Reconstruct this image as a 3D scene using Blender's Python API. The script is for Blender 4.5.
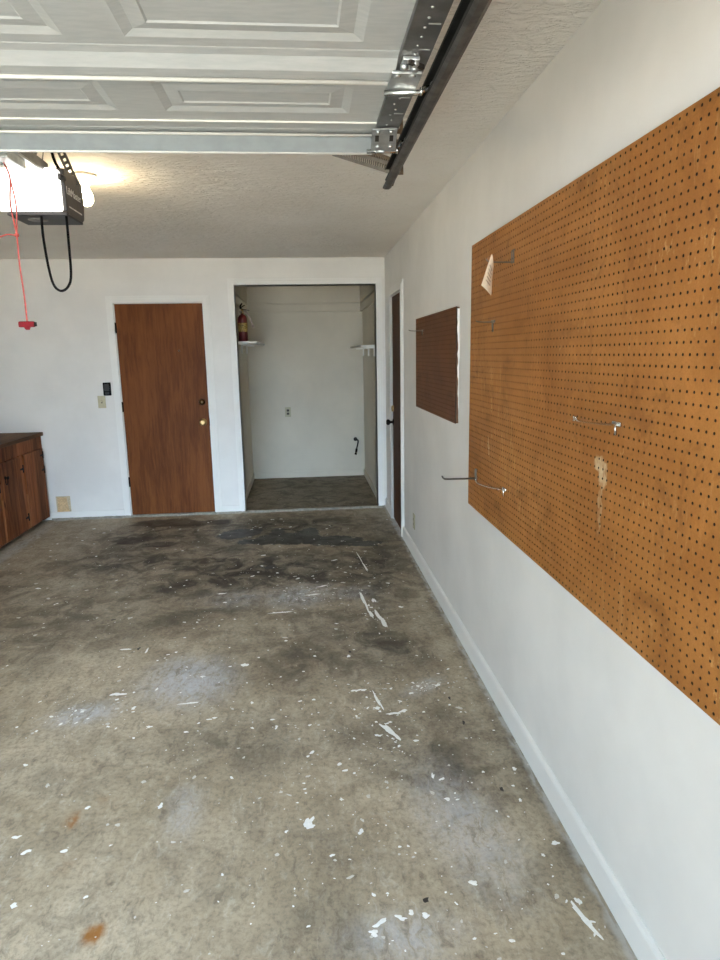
import bpy, bmesh, math, random
from mathutils import Vector, Matrix
import numpy as np

for o in list(bpy.data.objects):
    bpy.data.objects.remove(o)
S = bpy.context.scene
COL = S.collection
random.seed(7)

# ------------------------------------------------------------------ camera
cam_d = bpy.data.cameras.new('camera')
cam = bpy.data.objects.new('camera', cam_d)
COL.objects.link(cam)
S.camera = cam
YAW, PITCH, ROLL = -0.0868, -0.1934, -0.0181
cam_d.sensor_fit = 'AUTO'
cam_d.sensor_width = 36.0
cam_d.lens = 641.22 / 960 * 36.0
cam_d.clip_start = 0.05
_f = Vector((-math.sin(YAW) * math.cos(PITCH), math.cos(YAW) * math.cos(PITCH), math.sin(PITCH)))
_r0 = Vector((math.cos(YAW), math.sin(YAW), 0))
_u0 = _r0.cross(_f)
_r = _r0 * math.cos(ROLL) + _u0 * math.sin(ROLL)
_u = -_r0 * math.sin(ROLL) + _u0 * math.cos(ROLL)
_m = Matrix((_r, _u, -_f)).transposed().to_4x4()
_m.translation = Vector((-0.8227, -6.3412, 1.5386))
cam.matrix_world = _m

# ------------------------------------------------------------------ world, exposure
W = bpy.data.worlds.new('overcast_sky')
S.world = W
W.use_nodes = True
_bg = W.node_tree.nodes['Background']
_bg.inputs[0].default_value = (0.60, 0.79, 1.0, 1)
# bright lobe added to the sky opposite the doorway (towards -y) to lift the back wall
SKY_BASE, SKY_FRONT, SKY_POW = 3.5, 17.0, 26.0
_wt = W.node_tree
_wc = _wt.nodes.new('ShaderNodeTexCoord')
_wd = _wt.nodes.new('ShaderNodeVectorMath'); _wd.operation = 'DOT_PRODUCT'
_wd.inputs[1].default_value = (0, -0.966, 0.259)
_wt.links.new(_wc.outputs['Generated'], _wd.inputs[0])
_w0 = _wt.nodes.new('ShaderNodeMath'); _w0.operation = 'MAXIMUM'; _w0.inputs[1].default_value = 0.0
_wt.links.new(_wd.outputs['Value'], _w0.inputs[0])
_w1 = _wt.nodes.new('ShaderNodeMath'); _w1.operation = 'POWER'; _w1.inputs[1].default_value = SKY_POW
_wt.links.new(_w0.outputs[0], _w1.inputs[0])
_w2 = _wt.nodes.new('ShaderNodeMath'); _w2.operation = 'MULTIPLY_ADD'
_w2.inputs[1].default_value = SKY_FRONT; _w2.inputs[2].default_value = SKY_BASE
_wt.links.new(_w1.outputs[0], _w2.inputs[0])
_wt.links.new(_w2.outputs[0], _bg.inputs[1])
BULB_EMIT = 90.0
OPENER_EMIT = 1.9
# sun over the roof from behind the house: it lights the driveway, never the room directly
_sd = bpy.data.lights.new('sun', 'SUN')
_sd.energy = 48.0
_sd.angle = 0.02
_sd.color = (1.0, 0.94, 0.86)
_so = bpy.data.objects.new('sun', _sd)
COL.objects.link(_so)
_so.rotation_euler = (math.radians(-30), math.radians(8), 0)
S.view_settings.view_transform = 'Standard'
S.view_settings.look = 'None'
S.view_settings.gamma = 1
S.view_settings.use_curve_mapping = False
S.view_settings.exposure = 0.76
S.cycles.max_bounces = 14
S.cycles.diffuse_bounces = 10
S.cycles.use_denoising = True
S.cycles.sample_clamp_indirect = 6.0

# ------------------------------------------------------------------ helpers
def srgb(r, g, b):
    def c(v):
        v /= 255.0
        return v / 12.92 if v <= 0.04045 else ((v + 0.055) / 1.055) ** 2.4
    return (c(r), c(g), c(b), 1.0)


class NT:
    """small node-tree writer"""
    def __init__(self, name):
        self.mat = bpy.data.materials.new(name)
        self.mat.use_nodes = True
        self.t = self.mat.node_tree
        self.b = self.t.nodes['Principled BSDF']
        self.tc = self.t.nodes.new('ShaderNodeTexCoord')
        self.P = self.tc.outputs['Object']

    def put(self, sock, v):
        if hasattr(v, 'links') or isinstance(v, bpy.types.NodeSocket):
            self.t.links.new(v, sock)
        else:
            sock.default_value = v

    def n(self, kind, **kw):
        nd = self.t.nodes.new('ShaderNode' + kind)
        for k, v in kw.items():
            setattr(nd, k, v)
        return nd

    def math(self, op, a, b=0.0, clamp=False):
        nd = self.n('Math', operation=op, use_clamp=clamp)
        self.put(nd.inputs[0], a)
        self.put(nd.inputs[1], b)
        return nd.outputs[0]

    def scale(self, P, s):
        nd = self.n('VectorMath', operation='MULTIPLY')
        self.put(nd.inputs[0], P)
        nd.inputs[1].default_value = s
        return nd.outputs[0]

    def noise(self, P, scale, detail=4, rough=0.55, dist=0.0):
        nd = self.n('TexNoise')
        self.put(nd.inputs['Vector'], P)
        nd.inputs['Scale'].default_value = scale
        nd.inputs['Detail'].default_value = detail
        nd.inputs['Roughness'].default_value = rough
        nd.inputs['Distortion'].default_value = dist
        return nd

    def ramp(self, v, lo, hi, a=0.0, b=1.0, smooth=True):
        nd = self.n('MapRange', interpolation_type='SMOOTHSTEP' if smooth else 'LINEAR')
        self.put(nd.inputs['Value'], v)
        nd.inputs['From Min'].default_value = lo
        nd.inputs['From Max'].default_value = hi
        nd.inputs['To Min'].default_value = a
        nd.inputs['To Max'].default_value = b
        return nd.outputs['Result']

    def mix(self, f, a, b, blend='MIX'):
        nd = self.n('Mix', data_type='RGBA', blend_type=blend)
        self.put(nd.inputs[0], f)
        self.put(nd.inputs[6], a)
        self.put(nd.inputs[7], b)
        return nd.outputs[2]

    def warp(self, P, scale, amp, detail=3):
        nz = self.noise(P, scale, detail)
        s = self.n('VectorMath', operation='SUBTRACT')
        self.put(s.inputs[0], nz.outputs['Color'])
        s.inputs[1].default_value = (0.5, 0.5, 0.5)
        m = self.n('VectorMath', operation='MULTIPLY_ADD')
        self.put(m.inputs[0], s.outputs[0])
        m.inputs[1].default_value = (amp, amp, amp)
        self.put(m.inputs[2], P)
        return m.outputs[0]

    def blob(self, P, c, r, rot=(0, 0, 0), soft=0.5):
        """1 inside an ellipsoid patch, 0 outside"""
        mp = self.n('Mapping', vector_type='TEXTURE')
        self.put(mp.inputs['Vector'], P)
        mp.inputs['Location'].default_value = c
        mp.inputs['Rotation'].default_value = rot
        mp.inputs['Scale'].default_value = r
        ln = self.n('VectorMath', operation='LENGTH')
        self.t.links.new(mp.outputs[0], ln.inputs[0])
        return self.ramp(ln.outputs['Value'], 1.0 + soft * 0.3, 1.0 - soft, 0.0, 1.0)

    def maxi(self, lst):
        r = lst[0]
        for x in lst[1:]:
            r = self.math('MAXIMUM', r, x)
        return r

    def bump(self, h, strength=0.3, dist=0.01):
        nd = self.n('Bump')
        nd.inputs['Strength'].default_value = strength
        nd.inputs['Distance'].default_value = dist
        self.put(nd.inputs['Height'], h)
        self.t.links.new(nd.outputs[0], self.b.inputs['Normal'])

    def done(self, col, rough=0.6, metal=0.0, spec=None):
        self.put(self.b.inputs['Base Color'], col)
        self.put(self.b.inputs['Roughness'], rough)
        self.put(self.b.inputs['Metallic'], metal)
        if spec is not None:
            self.b.inputs['Specular IOR Level'].default_value = spec
        return self.mat


def simple(name, col, rough=0.5, metal=0.0, var=0.12, nscale=30, bump=0.0, spec=None):
    t = NT(name)
    nz = t.noise(t.P, nscale, 3)
    d = tuple(c * (1 - var) for c in col[:3]) + (1,)
    u = tuple(min(1, c * (1 + var)) for c in col[:3]) + (1,)
    c = t.mix(t.ramp(nz.outputs['Fac'], 0.3, 0.7), d, u)
    if bump:
        t.bump(nz.outputs['Fac'], bump, 0.002)
    return t.done(c, rough, metal, spec)


def emitter(name, col, strength):
    t = NT(name)
    nz = t.noise(t.P, 8, 1)
    c = t.mix(t.ramp(nz.outputs['Fac'], 0.2, 0.8), col, tuple(x * 0.96 for x in col[:3]) + (1,))
    t.put(t.b.inputs['Emission Color'], c)
    t.b.inputs['Emission Strength'].default_value = strength
    return t.done((0.9, 0.9, 0.88, 1), 0.4)


def wood(name, dark, light, axis='z', fine=60, rough=0.45, knots=False, contrast=(0.32, 0.68)):
    t = NT(name)
    st = {'z': (1, 1, 0.06), 'y': (1, 0.06, 1), 'x': (0.06, 1, 1)}[axis]
    P1 = t.scale(t.warp(t.P, 3.0, 0.05), st)
    g1 = t.noise(P1, fine, 5, 0.65, 0.4).outputs['Fac']
    g2 = t.noise(t.scale(t.P, tuple(0.25 if s < 1 else 1 for s in st)), 5, 3, 0.5, 0.8).outputs['Fac']
    f = t.math('ADD', t.math('MULTIPLY', g1, 0.5), t.math('MULTIPLY', g2, 0.5))
    c = t.mix(t.ramp(f, contrast[0], contrast[1]), dark, light)
    if knots:
        v = t.n('TexVoronoi')
        t.put(v.inputs['Vector'], t.scale(t.P, tuple(1.0 if s < 1 else 2.2 for s in st)))
        v.inputs['Scale'].default_value = 2.6
        k = t.ramp(v.outputs['Distance'], 0.02, 0.11, 1.0, 0.0)
        c = t.mix(t.math('MULTIPLY', k, 0.8), c, tuple(x * 0.25 for x in dark[:3]) + (1,))
    if knots:      # each plank has its own tone
        sy = t.n('SeparateXYZ')
        t.put(sy.inputs[0], t.P)
        wn = t.n('TexWhiteNoise', noise_dimensions='1D')
        t.put(wn.inputs['W'], t.math('FLOOR', t.math('MULTIPLY', t.math('ADD', sy.outputs[1], 0.03), 6.93)))
        c = t.mix(t.math('MULTIPLY', wn.outputs['Value'], 0.45), c, tuple(x * 0.45 for x in dark[:3]) + (1,))
    t.bump(g1, 0.12, 0.002)
    return t.done(c, rough, spec=0.12)


class MB:
    """collects shapes in world coordinates, builds ONE mesh object"""
    def __init__(self):
        self.bm = bmesh.new()

    def _fin(self, geom_verts, mi, smooth):
        fs = set()
        for v in geom_verts:
            fs.update(v.link_faces)
        for f in fs:
            f.material_index = mi
            f.smooth = smooth
        return fs

    def box(self, lo, hi, bevel=0.0, mi=0, mat=None, seg=2):
        lo, hi = Vector(lo), Vector(hi)
        tmp = bmesh.new()
        bmesh.ops.create_cube(tmp, size=1.0)
        for v in tmp.verts:
            v.co = Vector(((v.co.x + .5) * (hi.x - lo.x) + lo.x, (v.co.y + .5) * (hi.y - lo.y) + lo.y, (v.co.z + .5) * (hi.z - lo.z) + lo.z))
        if bevel > 0:
            bmesh.ops.bevel(tmp, geom=list(tmp.edges), offset=bevel, segments=seg, affect='EDGES', profile=0.6)
        self._merge(tmp, mi, False, mat)
        return self

    def _merge(self, tmp, mi, smooth, mat=None):
        mp = {}
        for v in tmp.verts:
            mp[v] = self.bm.verts.new(mat @ v.co if mat else v.co)
        for f in tmp.faces:
            try:
                nf = self.bm.faces.new([mp[v] for v in f.verts])
                nf.material_index = mi
                nf.smooth = smooth
            except ValueError:
                pass
        tmp.free()

    def bar(self, a, b, w, h, up=(0, 0, 1), bevel=0.0, mi=0):
        a, b = Vector(a), Vector(b)
        d = (b - a)
        L = d.length
        d.normalize()
        s = d.cross(Vector(up)).normalized()
        u = s.cross(d)
        m = Matrix((s, d, u)).transposed().to_4x4()
        m.translation = a
        return self.box((-w / 2, 0, -h / 2), (w / 2, L, h / 2), bevel, mi, m)

    def tube(self, pts, r, seg=10, mi=0, cap=True, smooth=True):
        pts = [Vector(p) for p in pts]
        n = len(pts)
        rs = r if isinstance(r, (list, tuple)) else [r] * n
        rings = []
        t0 = (pts[1] - pts[0]).normalized()
        ref = Vector((0, 0, 1)) if abs(t0.z) < 0.9 else Vector((1, 0, 0))
        nrm = t0.cross(ref).normalized()
        for i, p in enumerate(pts):
            t = (pts[min(i + 1, n - 1)] - pts[max(i - 1, 0)]).normalized()
            nrm = (nrm - t * nrm.dot(t)).normalized()
            bn = t.cross(nrm)
            rings.append([self.bm.verts.new(p + (nrm * math.cos(2 * math.pi * k / seg) + bn * math.sin(2 * math.pi * k / seg)) * rs[i]) for k in range(seg)])
        for i in range(n - 1):
            for k in range(seg):
                f = self.bm.faces.new((rings[i][k], rings[i][(k + 1) % seg], rings[i + 1][(k + 1) % seg], rings[i + 1][k]))
                f.smooth = smooth
                f.material_index = mi
        if cap:
            for rg in (list(reversed(rings[0])), rings[-1]):
                f = self.bm.faces.new(rg)
                f.material_index = mi
        return self

    def lathe(self, prof, origin, axis=(0, 0, 1), seg=24, mi=0):
        """prof: (radius, height) pairs along axis"""
        ax = Vector(axis).normalized()
        ref = Vector((1, 0, 0)) if abs(ax.x) < 0.9 else Vector((0, 1, 0))
        a = ax.cross(ref).normalized()
        b = ax.cross(a)
        o = Vector(origin)
        rings = []
        for r, h in prof:
            if r < 1e-6:
                rings.append([self.bm.verts.new(o + ax * h)])
            else:
                rings.append([self.bm.verts.new(o + ax * h + (a * math.cos(2 * math.pi * k / seg) + b * math.sin(2 * math.pi * k / seg)) * r) for k in range(seg)])
        for i in range(len(rings) - 1):
            A, B = rings[i], rings[i + 1]
            for k in range(seg):
                k2 = (k + 1) % seg
                q = [A[k % len(A)], A[k2 % len(A)], B[k2 % len(B)], B[k % len(B)]]
                u = []
                for v in q:
                    if v not in u:
                        u.append(v)
                if len(u) >= 3:
                    f = self.bm.faces.new(u)
                    f.smooth = True
                    f.material_index = mi
        return self

    def prism(self, poly, axis, lo, hi, mi=0):
        """poly in the two other axes; axis 0/1/2"""
        def P(p, h):
            if axis == 0:
                return (h, p[0], p[1])
            if axis == 1:
                return (p[0], h, p[1])
            return (p[0], p[1], h)
        A = [self.bm.verts.new(P(p, lo)) for p in poly]
        B = [self.bm.verts.new(P(p, hi)) for p in poly]
        n = len(poly)
        fs = [self.bm.faces.new(A), self.bm.faces.new(list(reversed(B)))]
        for k in range(n):
            fs.append(self.bm.faces.new((A[k], B[k], B[(k + 1) % n], A[(k + 1) % n])))
        for f in fs:
            f.material_index = mi
        return self

    def build(self, name, mats, parent=None, recalc=True):
        if recalc:
            bmesh.ops.recalc_face_normals(self.bm, faces=list(self.bm.faces))
        me = bpy.data.meshes.new(name)
        off = Vector((0, 0, 0))
        q = parent
        while q is not None:
            off += Vector(q.location)
            q = q.parent
        for v in self.bm.verts:
            v.co -= off
        self.bm.to_mesh(me)
        self.bm.free()
        for m in (mats if isinstance(mats, (list, tuple)) else [mats]):
            me.materials.append(m)
        o = bpy.data.objects.new(name, me)
        COL.objects.link(o)
        o.parent = parent
        return o


def thing(name, label, cat, loc, group=None):
    o = bpy.data.objects.new(name, None)
    o.empty_display_size = 0.05
    COL.objects.link(o)
    o.location = loc
    return tag(o, label, cat, group)


def tag(o, label, cat, group=None):
    o['label'] = label
    o['category'] = cat
    if group:
        o['group'] = group
    return o


def struct(o, label=None):
    o['kind'] = 'structure'
    if label:
        o['label'] = label
    return o


def curve_pts(pts, n=8):
    """Catmull-Rom through pts"""
    pts = [Vector(p) for p in pts]
    P = [pts[0] * 2 - pts[1]] + pts + [pts[-1] * 2 - pts[-2]]
    out = []
    for i in range(1, len(P) - 2):
        for k in range(n):
            t = k / n
            a, b, c, d = P[i - 1], P[i], P[i + 1], P[i + 2]
            out.append(0.5 * ((2 * b) + (c - a) * t + (2 * a - 5 * b + 4 * c - d) * t * t + (3 * b - a - 3 * c + d) * t ** 3))
    out.append(pts[-1])
    return out


# ------------------------------------------------------------------ materials
def wall_paint(name, col, mott=0.05, bump=0.10):
    t = NT(name)
    big = t.noise(t.P, 1.6, 4, 0.6).outputs['Fac']
    fine = t.noise(t.P, 110, 3, 0.6).outputs['Fac']
    mid = t.noise(t.P, 12, 4, 0.6).outputs['Fac']
    d = tuple(c * (1 - 2 * mott) for c in col[:3]) + (1,)
    c = t.mix(t.ramp(big, 0.3, 0.7), d, col)
    h = t.math('ADD', t.math('MULTIPLY', fine, 0.35), t.math('MULTIPLY', mid, 0.65))
    t.bump(h, bump, 0.01)
    return t.done(c, 0.55)


M_wall = wall_paint('white_wall_paint', srgb(232, 231, 227))
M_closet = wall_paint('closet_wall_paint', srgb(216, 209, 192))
M_trim = wall_paint('white_trim_paint', srgb(236, 236, 232), 0.03, 0.05)


def ceiling_mat():
    t = NT('textured_ceiling_paint')
    Pw = t.warp(t.P, 9, 0.06)
    a = t.noise(t.scale(Pw, (0.45, 1.4, 1)), 34, 5, 0.62, 0.6).outputs['Fac']
    b = t.noise(t.scale(Pw, (0.8, 1.1, 1)), 85, 3, 0.6).outputs['Fac']
    h = t.math('ADD', t.ramp(a, 0.42, 0.62), t.math('MULTIPLY', b, 0.35))
    big = t.noise(t.P, 1.1, 3, 0.6).outputs['Fac']
    c = t.mix(t.ramp(big, 0.3, 0.7), srgb(238, 233, 224), srgb(246, 242, 235))
    t.bump(h, 0.65, 0.012)
    return t.done(c, 0.8, spec=0.2)


M_ceil = ceiling_mat()


# soft stains, the dirt layer also painting in light falloff towards the back: x, y, rx, ry, rot, strength; kept as named mesh attributes on the slab
STAINS_SHADE = {
    'grime_falloff': [(-1.5, -1.55, 1.7, 1.35, 0, .38), (-.55, -2.7, .55, .95, 0, .32), (-.22, -4.0, .26, .55, .2, .34), (-1.0, -3.0, .9, .7, .2, .20), (-2.6, -2.0, .9, .9, 0, .2),
              (-1.15, -1.75, .30, .20, .3, .4), (-1.45, -1.25, .35, .16, -.2, .4), (-.75, -2.05, .2, .16, .6, .35), (-1.75, -2.1, .35, .16, .5, .35), (-.55, -3.05, .16, .2, 0, .35),
              (-1.31, -1.9, .75, .55, 0.2, .60), (-.33, -2.0, .35, .75, 0, .50), (-2.14, -.7, .75, .55, 0, .62), (-.95, -.55, 1.0, .55, 0, .68),
              (-2.35, -2.7, .75, .6, .4, .42), (-.7, -1.7, .8, .5, 0, .42), (-.36, -4.22, .20, .28, 0.5, .50), (-1.1, -3.95, .34, .22, .2, .42),
              (-.36, -3.2, .22, .30, .4, .55), (-2.4, -1.4, .5, .4, 0, .45), (-.88, -3.3, .42, .35, 0, .38), (-.80, -4.8, .2, .35, 0, .28),
              (-1.5, -2.6, .55, .3, .6, .40), (-.03, -3.6, .06, 2.6, 0, .40), (-1.9, -1.5, .6, .35, 0, .42), (-.15, -1.2, .25, .7, 0, .45),
              (-.62, -4.0, .16, .25, .2, .35), (-3.1, -2.2, .4, .9, 0, .3)],
    'wet': [(-1.0, -1.00, .36, .20, .1, 1), (-.62, -1.12, .28, .16, -.1, 1), (-1.42, -.78, .24, .16, .3, .9), (-.80, -.86, .10, .22, 0, 1), (-1.08, -.78, .07, .2, 0, .9), (-1.1, -1.75, .06, .05, 0, .8), (-1.25, -1.05, .2, .09, 0, .9), (-.35, -1.25, .18, .1, 0, .8)],
    'oil': [(-2.14, -.30, .42, .20, 0, 1), (-2.05, -1.02, .20, .10, 0, 1), (-2.3, -.85, .28, .14, .2, .8), (-1.75, -.35, .3, .14, 0, .8), (-1.5, -1.5, .4, .2, 0, .4)],
    'rust': [(-1.439, -4.80, .046, .056, 0, 1.0), (-1.651, -4.34, .032, .070, 0, .9), (-1.57, -4.24, .05, .035, 0, .4), (-1.60, -4.55, .12, .14, 0, .25)],
    'haze': [(-1.414, -3.40, .26, .30, .5, .75), (-1.83, -3.66, .17, .10, .2, .8), (-.88, -2.35, .30, .22, .3, .55), (-.335, -4.5, .16, .40, .2, .5),
             (-1.277, -4.33, .08, .16, 0, .4), (-.30, -3.60, .14, .06, .6, .6), (-.55, -2.35, .2, .15, 0, .35), (-1.3, -2.35, .25, .2, 0, .3), (-.60, -4.9, .2, .1, 0, .45),
             (-3.24, -.9, .07, 1.1, 0, .55)],
}


def floor_mat(closet=False):
    t = NT('closet_concrete' if closet else 'stained_concrete')
    P = t.P
    Pw = t.warp(P, 3.5, 0.22, 5)
    Pf = t.warp(P, 16, 0.05, 4)
    big = t.noise(P, 1.3, 6, 0.62, 0.5).outputs['Fac']
    mid = t.noise(Pw, 6, 6, 0.65, 0.6).outputs['Fac']
    fine = t.noise(P, 55, 5, 0.7).outputs['Fac']
    scr = t.noise(t.scale(Pf, (1.0, 0.35, 1)), 30, 5, 0.72, 0.8).outputs['Fac']
    c = t.mix(t.ramp(big, 0.32, 0.68), srgb(168, 153, 128), srgb(193, 179, 155))
    c = t.mix(t.math('MULTIPLY', t.ramp(mid, 0.42, 0.7), 0.55), c, srgb(132, 120, 102))
    c = t.mix(t.math('MULTIPLY', t.ramp(scr, 0.52, 0.70), 0.5), c, srgb(100, 91, 78))
    c = t.mix(t.math('MULTIPLY', t.ramp(scr, 0.46, 0.30), 0.4), c, srgb(206, 199, 182))
    c = t.mix(t.ramp(fine, 0.42, 0.70, 0.0, 0.45), c, srgb(92, 84, 72))
    # faint sweep scratches
    mpd = t.n('Mapping')
    t.put(mpd.inputs['Vector'], Pf)
    mpd.inputs['Rotation'].default_value = (0, 0, 0.9)
    mpd.inputs['Scale'].default_value = (1, 0.08, 1)
    ss = t.noise(mpd.outputs[0], 60, 4, 0.7).outputs['Fac']
    c = t.mix(t.math('MULTIPLY', t.ramp(ss, 0.60, 0.72), 0.35), c, srgb(205, 199, 186))
    pt = t.noise(t.scale(P, (1.0, 0.75, 1)), 24, 6, 0.75, 0.25).outputs['Fac']
    c = t.mix(t.math('MULTIPLY', t.ramp(pt, 0.52, 0.70), 0.26), c, srgb(96, 88, 76))
    c = t.mix(t.math('MULTIPLY', t.ramp(pt, 0.46, 0.30), 0.26), c, srgb(204, 197, 180))
    rough = t.ramp(mid, 0.3, 0.7, 0.55, 0.75)
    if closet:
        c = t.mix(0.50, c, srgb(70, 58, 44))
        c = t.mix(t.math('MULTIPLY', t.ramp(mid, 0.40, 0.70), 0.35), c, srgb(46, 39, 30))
        vf = t.n('TexVoronoi')
        t.put(vf.inputs['Vector'], P)
        vf.inputs['Scale'].default_value = 11
        c = t.mix(t.math('MULTIPLY', t.ramp(vf.outputs['Distance'], 0.14, 0.08), t.ramp(big, 0.5, 0.56)), c, srgb(170, 162, 146))
    else:
        def at(name):
            return t.n('Attribute', attribute_name=name).outputs['Fac']

        def edge(name, nz, k, lo, hi):
            v = t.math('ADD', at(name), t.math('MULTIPLY', t.math('SUBTRACT', nz, 0.5), k))
            return t.ramp(v, lo, hi)
        g = t.math('MULTIPLY', at('grime_falloff'), t.ramp(mid, 0.30, 0.62, 0.55, 1.3), True)
        c = t.mix(g, c, srgb(56, 49, 41))  # dirt plus the dimmer light of the rear floor, put into the colour
        mo = edge('oil', mid, 0.9, 0.25, 0.55)
        c = t.mix(t.math('MULTIPLY', mo, 0.72), c, srgb(46, 33, 23))
        mw = edge('wet', t.math('ADD', t.math('MULTIPLY', mid, 0.6), t.math('MULTIPLY', pt, 0.4)), 1.9, 0.36, 0.42)
        c = t.mix(t.math('MULTIPLY', mw, 0.90), c, srgb(22, 20, 17))
        rough = t.math('SUBTRACT', rough, t.math('MULTIPLY', mw, 0.2))
        mr = edge('rust', pt, 1.8, 0.10, 1.0)
        c = t.mix(t.math('MULTIPLY', mr, t.math('MULTIPLY', at('rust'), 1.3, True)), c, srgb(150, 100, 48))
        mh = t.math('MULTIPLY', at('haze'), t.ramp(scr, 0.66, 0.36, 0.2, 1.0))
        c = t.mix(mh, c, srgb(196, 200, 206))
        sx = t.n('SeparateXYZ')
        t.put(sx.inputs[0], Pf)
        e = t.ramp(sx.outputs[0], -0.050, -0.022)
        e = t.math('MULTIPLY', e, t.ramp(t.noise(t.scale(P, (1, .25, 1)), 40, 3).outputs['Fac'], 0.35, 0.55, 0.2, 1.0))
        c = t.mix(t.math('MULTIPLY', e, 0.7), c, srgb(190, 190, 186))
    t.bump(t.math('ADD', scr, t.math('MULTIPLY', fine, 0.6)), 0.18, 0.004)
    return t.done(c, rough, spec=0.35)


M_floor = floor_mat()
M_cfloor = floor_mat(True)
M_drive = simple('driveway_concrete', srgb(188, 182, 171), 0.85, 0, 0.1, 6)


def peg_mat(name, a, b, scuff, amount, torn=()):
    t = NT(name)
    P = t.P
    Pw = t.warp(P, 8, 0.05)
    g = t.noise(P, 2.6, 5, 0.6, 0.4).outputs['Fac']
    c = t.mix(t.ramp(g, 0.3, 0.7), a, b)
    st = t.noise(t.scale(Pw, (1, 1.0, 0.16)), 42, 6, 0.75, 0.3).outputs['Fac']
    dn = t.ramp(t.noise(P, 1.9, 4, 0.6).outputs['Fac'], 0.42, 0.68)
    m = t.math('MULTIPLY', t.ramp(st, 0.52, 0.68), dn)
    c = t.mix(t.math('MULTIPLY', m, amount), c, scuff)
    fl = t.noise(t.scale(P, (1, 1, 0.5)), 60, 4, 0.7).outputs['Fac']
    m2 = t.math('MULTIPLY', t.ramp(fl, 0.56, 0.68), t.ramp(t.noise(P, 4.5, 3).outputs['Fac'], 0.5, 0.68))
    c = t.mix(t.math('MULTIPLY', m2, amount), c, scuff)
    mo = t.noise(Pw, 7.0, 6, 0.72, 0.6).outputs['Fac']
    c = t.mix(t.math('MULTIPLY', t.ramp(mo, 0.52, 0.66), 0.55), c, tuple(x * .62 for x in a[:3]) + (1,))
    c = t.mix(t.math('MULTIPLY', t.ramp(mo, 0.46, 0.34), 0.35), c, tuple(min(1, x * 1.25) for x in b[:3]) + (1,))
    ft = t.noise(P, 240, 2, 0.6).outputs['Fac']
    c = t.mix(t.ramp(ft, 0.35, 0.7, 0.0, 0.22), c, tuple(x * .6 for x in a[:3]) + (1,))
    if torn:
        Pt = t.warp(P, 45, 0.040, 4)
        for (y, z, ry, rz, rot, s) in torn:
            m = t.blob(Pt, (0, y + 4.507, z - .802), (1, ry, rz), (rot, 0, 0), 0.3)   # measured from the board's base
            m = t.math('MULTIPLY', m, t.ramp(t.noise(t.scale(P, (1, 1, .4)), 90, 3).outputs['Fac'], 0.32, 0.55, 0.3, 1.0))
            c = t.mix(t.math('MULTIPLY', m, s), c, srgb(206, 184, 146))
    return t.done(c, 0.5, spec=0.2)


M_peg = peg_mat('brown_hardboard', srgb(150, 97, 46), srgb(174, 118, 61), srgb(212, 170, 112), 0.55,
                ((-4.680, 1.232, .038, .026, .2, .85), (-4.700, 1.200, .024, .036, .1, .75), (-4.69, 1.12, .012, .09, 0, .4), (-3.622, 1.135, .006, .05, -.25, .85)))
M_peg2 = peg_mat('dark_brown_hardboard', srgb(96, 56, 27), srgb(112, 68, 35), srgb(130, 84, 50), 0.25)
M_peg_side = simple('hardboard_edge', srgb(96, 66, 42), 0.7, 0, 0.2, 60)
M_door = wood('brown_birch_door', srgb(88, 47, 20), srgb(124, 74, 36), 'z', 48, 0.5)
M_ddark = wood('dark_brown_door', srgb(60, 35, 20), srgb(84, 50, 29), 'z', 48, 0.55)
M_cab = wood('dark_stained_cedar', srgb(82, 46, 27), srgb(176, 108, 66), 'z', 40, 0.65, True)
M_cabtop = wood('dark_counter_wood', srgb(62, 40, 24), srgb(112, 78, 50), 'y', 40, 0.6)
M_raw = wood('raw_wood_edge', srgb(140, 88, 54), srgb(176, 118, 78), 'z', 60, 0.6)
M_black = simple('black_iron', srgb(20, 17, 15), 0.6, 0.0, spec=0.15)
M_blackpl = simple('black_plastic', srgb(8, 8, 9), 0.7, spec=0.1)
M_brass = simple('brass', srgb(196, 168, 118), 0.42, 1.0)
M_bronze = simple('antique_bronze', srgb(94, 74, 52), 0.3, 1.0)
M_chrome = simple('zinc_wire', srgb(196, 196, 192), 0.25, 1.0)
M_dwire = simple('dark_zinc_wire', srgb(120, 116, 108), 0.35, 1.0)
M_galv = simple('galvanised_steel', srgb(186, 190, 190), 0.36, 0.85, 0.14, 40)
M_strut = simple('satin_galvanised_steel', srgb(150, 158, 160), 0.5, 0.1, 0.06, 24)
M_dsteel = simple('dark_galvanised_steel', srgb(122, 122, 120), 0.36, 0.85, 0.2, 18)
M_track = simple('dark_track_steel', srgb(44, 44, 42), 0.5, 0.5, 0.3, 22)
M_brown_steel = simple('rusty_angle_steel', srgb(112, 96, 78), 0.5, 0.7, 0.2, 40)
M_almond = simple('almond_plastic', srgb(182, 176, 146), 0.4, 0, 0.04)
M_slot = simple('dark_slot', srgb(44, 40, 34), 0.6)
M_hole = simple('shaded_hole_rim', srgb(46, 26, 14), 0.8)  # shade inside the peg holes put into the colour; also on the sheet edges
M_tan = simple('bare_tan_board', srgb(206, 176, 134), 0.85, 0, 0.16, 70, 0.3)
M_red = simple('extinguisher_red', srgb(84, 10, 15), 0.4)
M_label = simple('yellow_label', srgb(150, 126, 66), 0.6, 0, 0.7, 70)
M_hose = simple('grey_hose', srgb(172, 160, 152), 0.5)
M_rope = simple('red_rope', srgb(196, 92, 84), 0.8, 0, 0.2, 120)
M_redpl = simple('red_plastic', srgb(124, 16, 28), 0.6, spec=0.2)
M_paper = simple('paper_tag', srgb(222, 206, 182), 0.7, 0, 0.08, 80)
M_print = simple('faded_print', srgb(172, 152, 130), 0.7)
M_porc = simple('white_porcelain', srgb(230, 226, 216), 0.25)
M_opener = simple('opener_housing', srgb(78, 72, 68), 0.45, 0.2)
M_openerb = simple('opener_base', srgb(52, 50, 50), 0.5, 0.1)
M_white = simple('white_print', srgb(226, 224, 220), 0.5)
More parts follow.
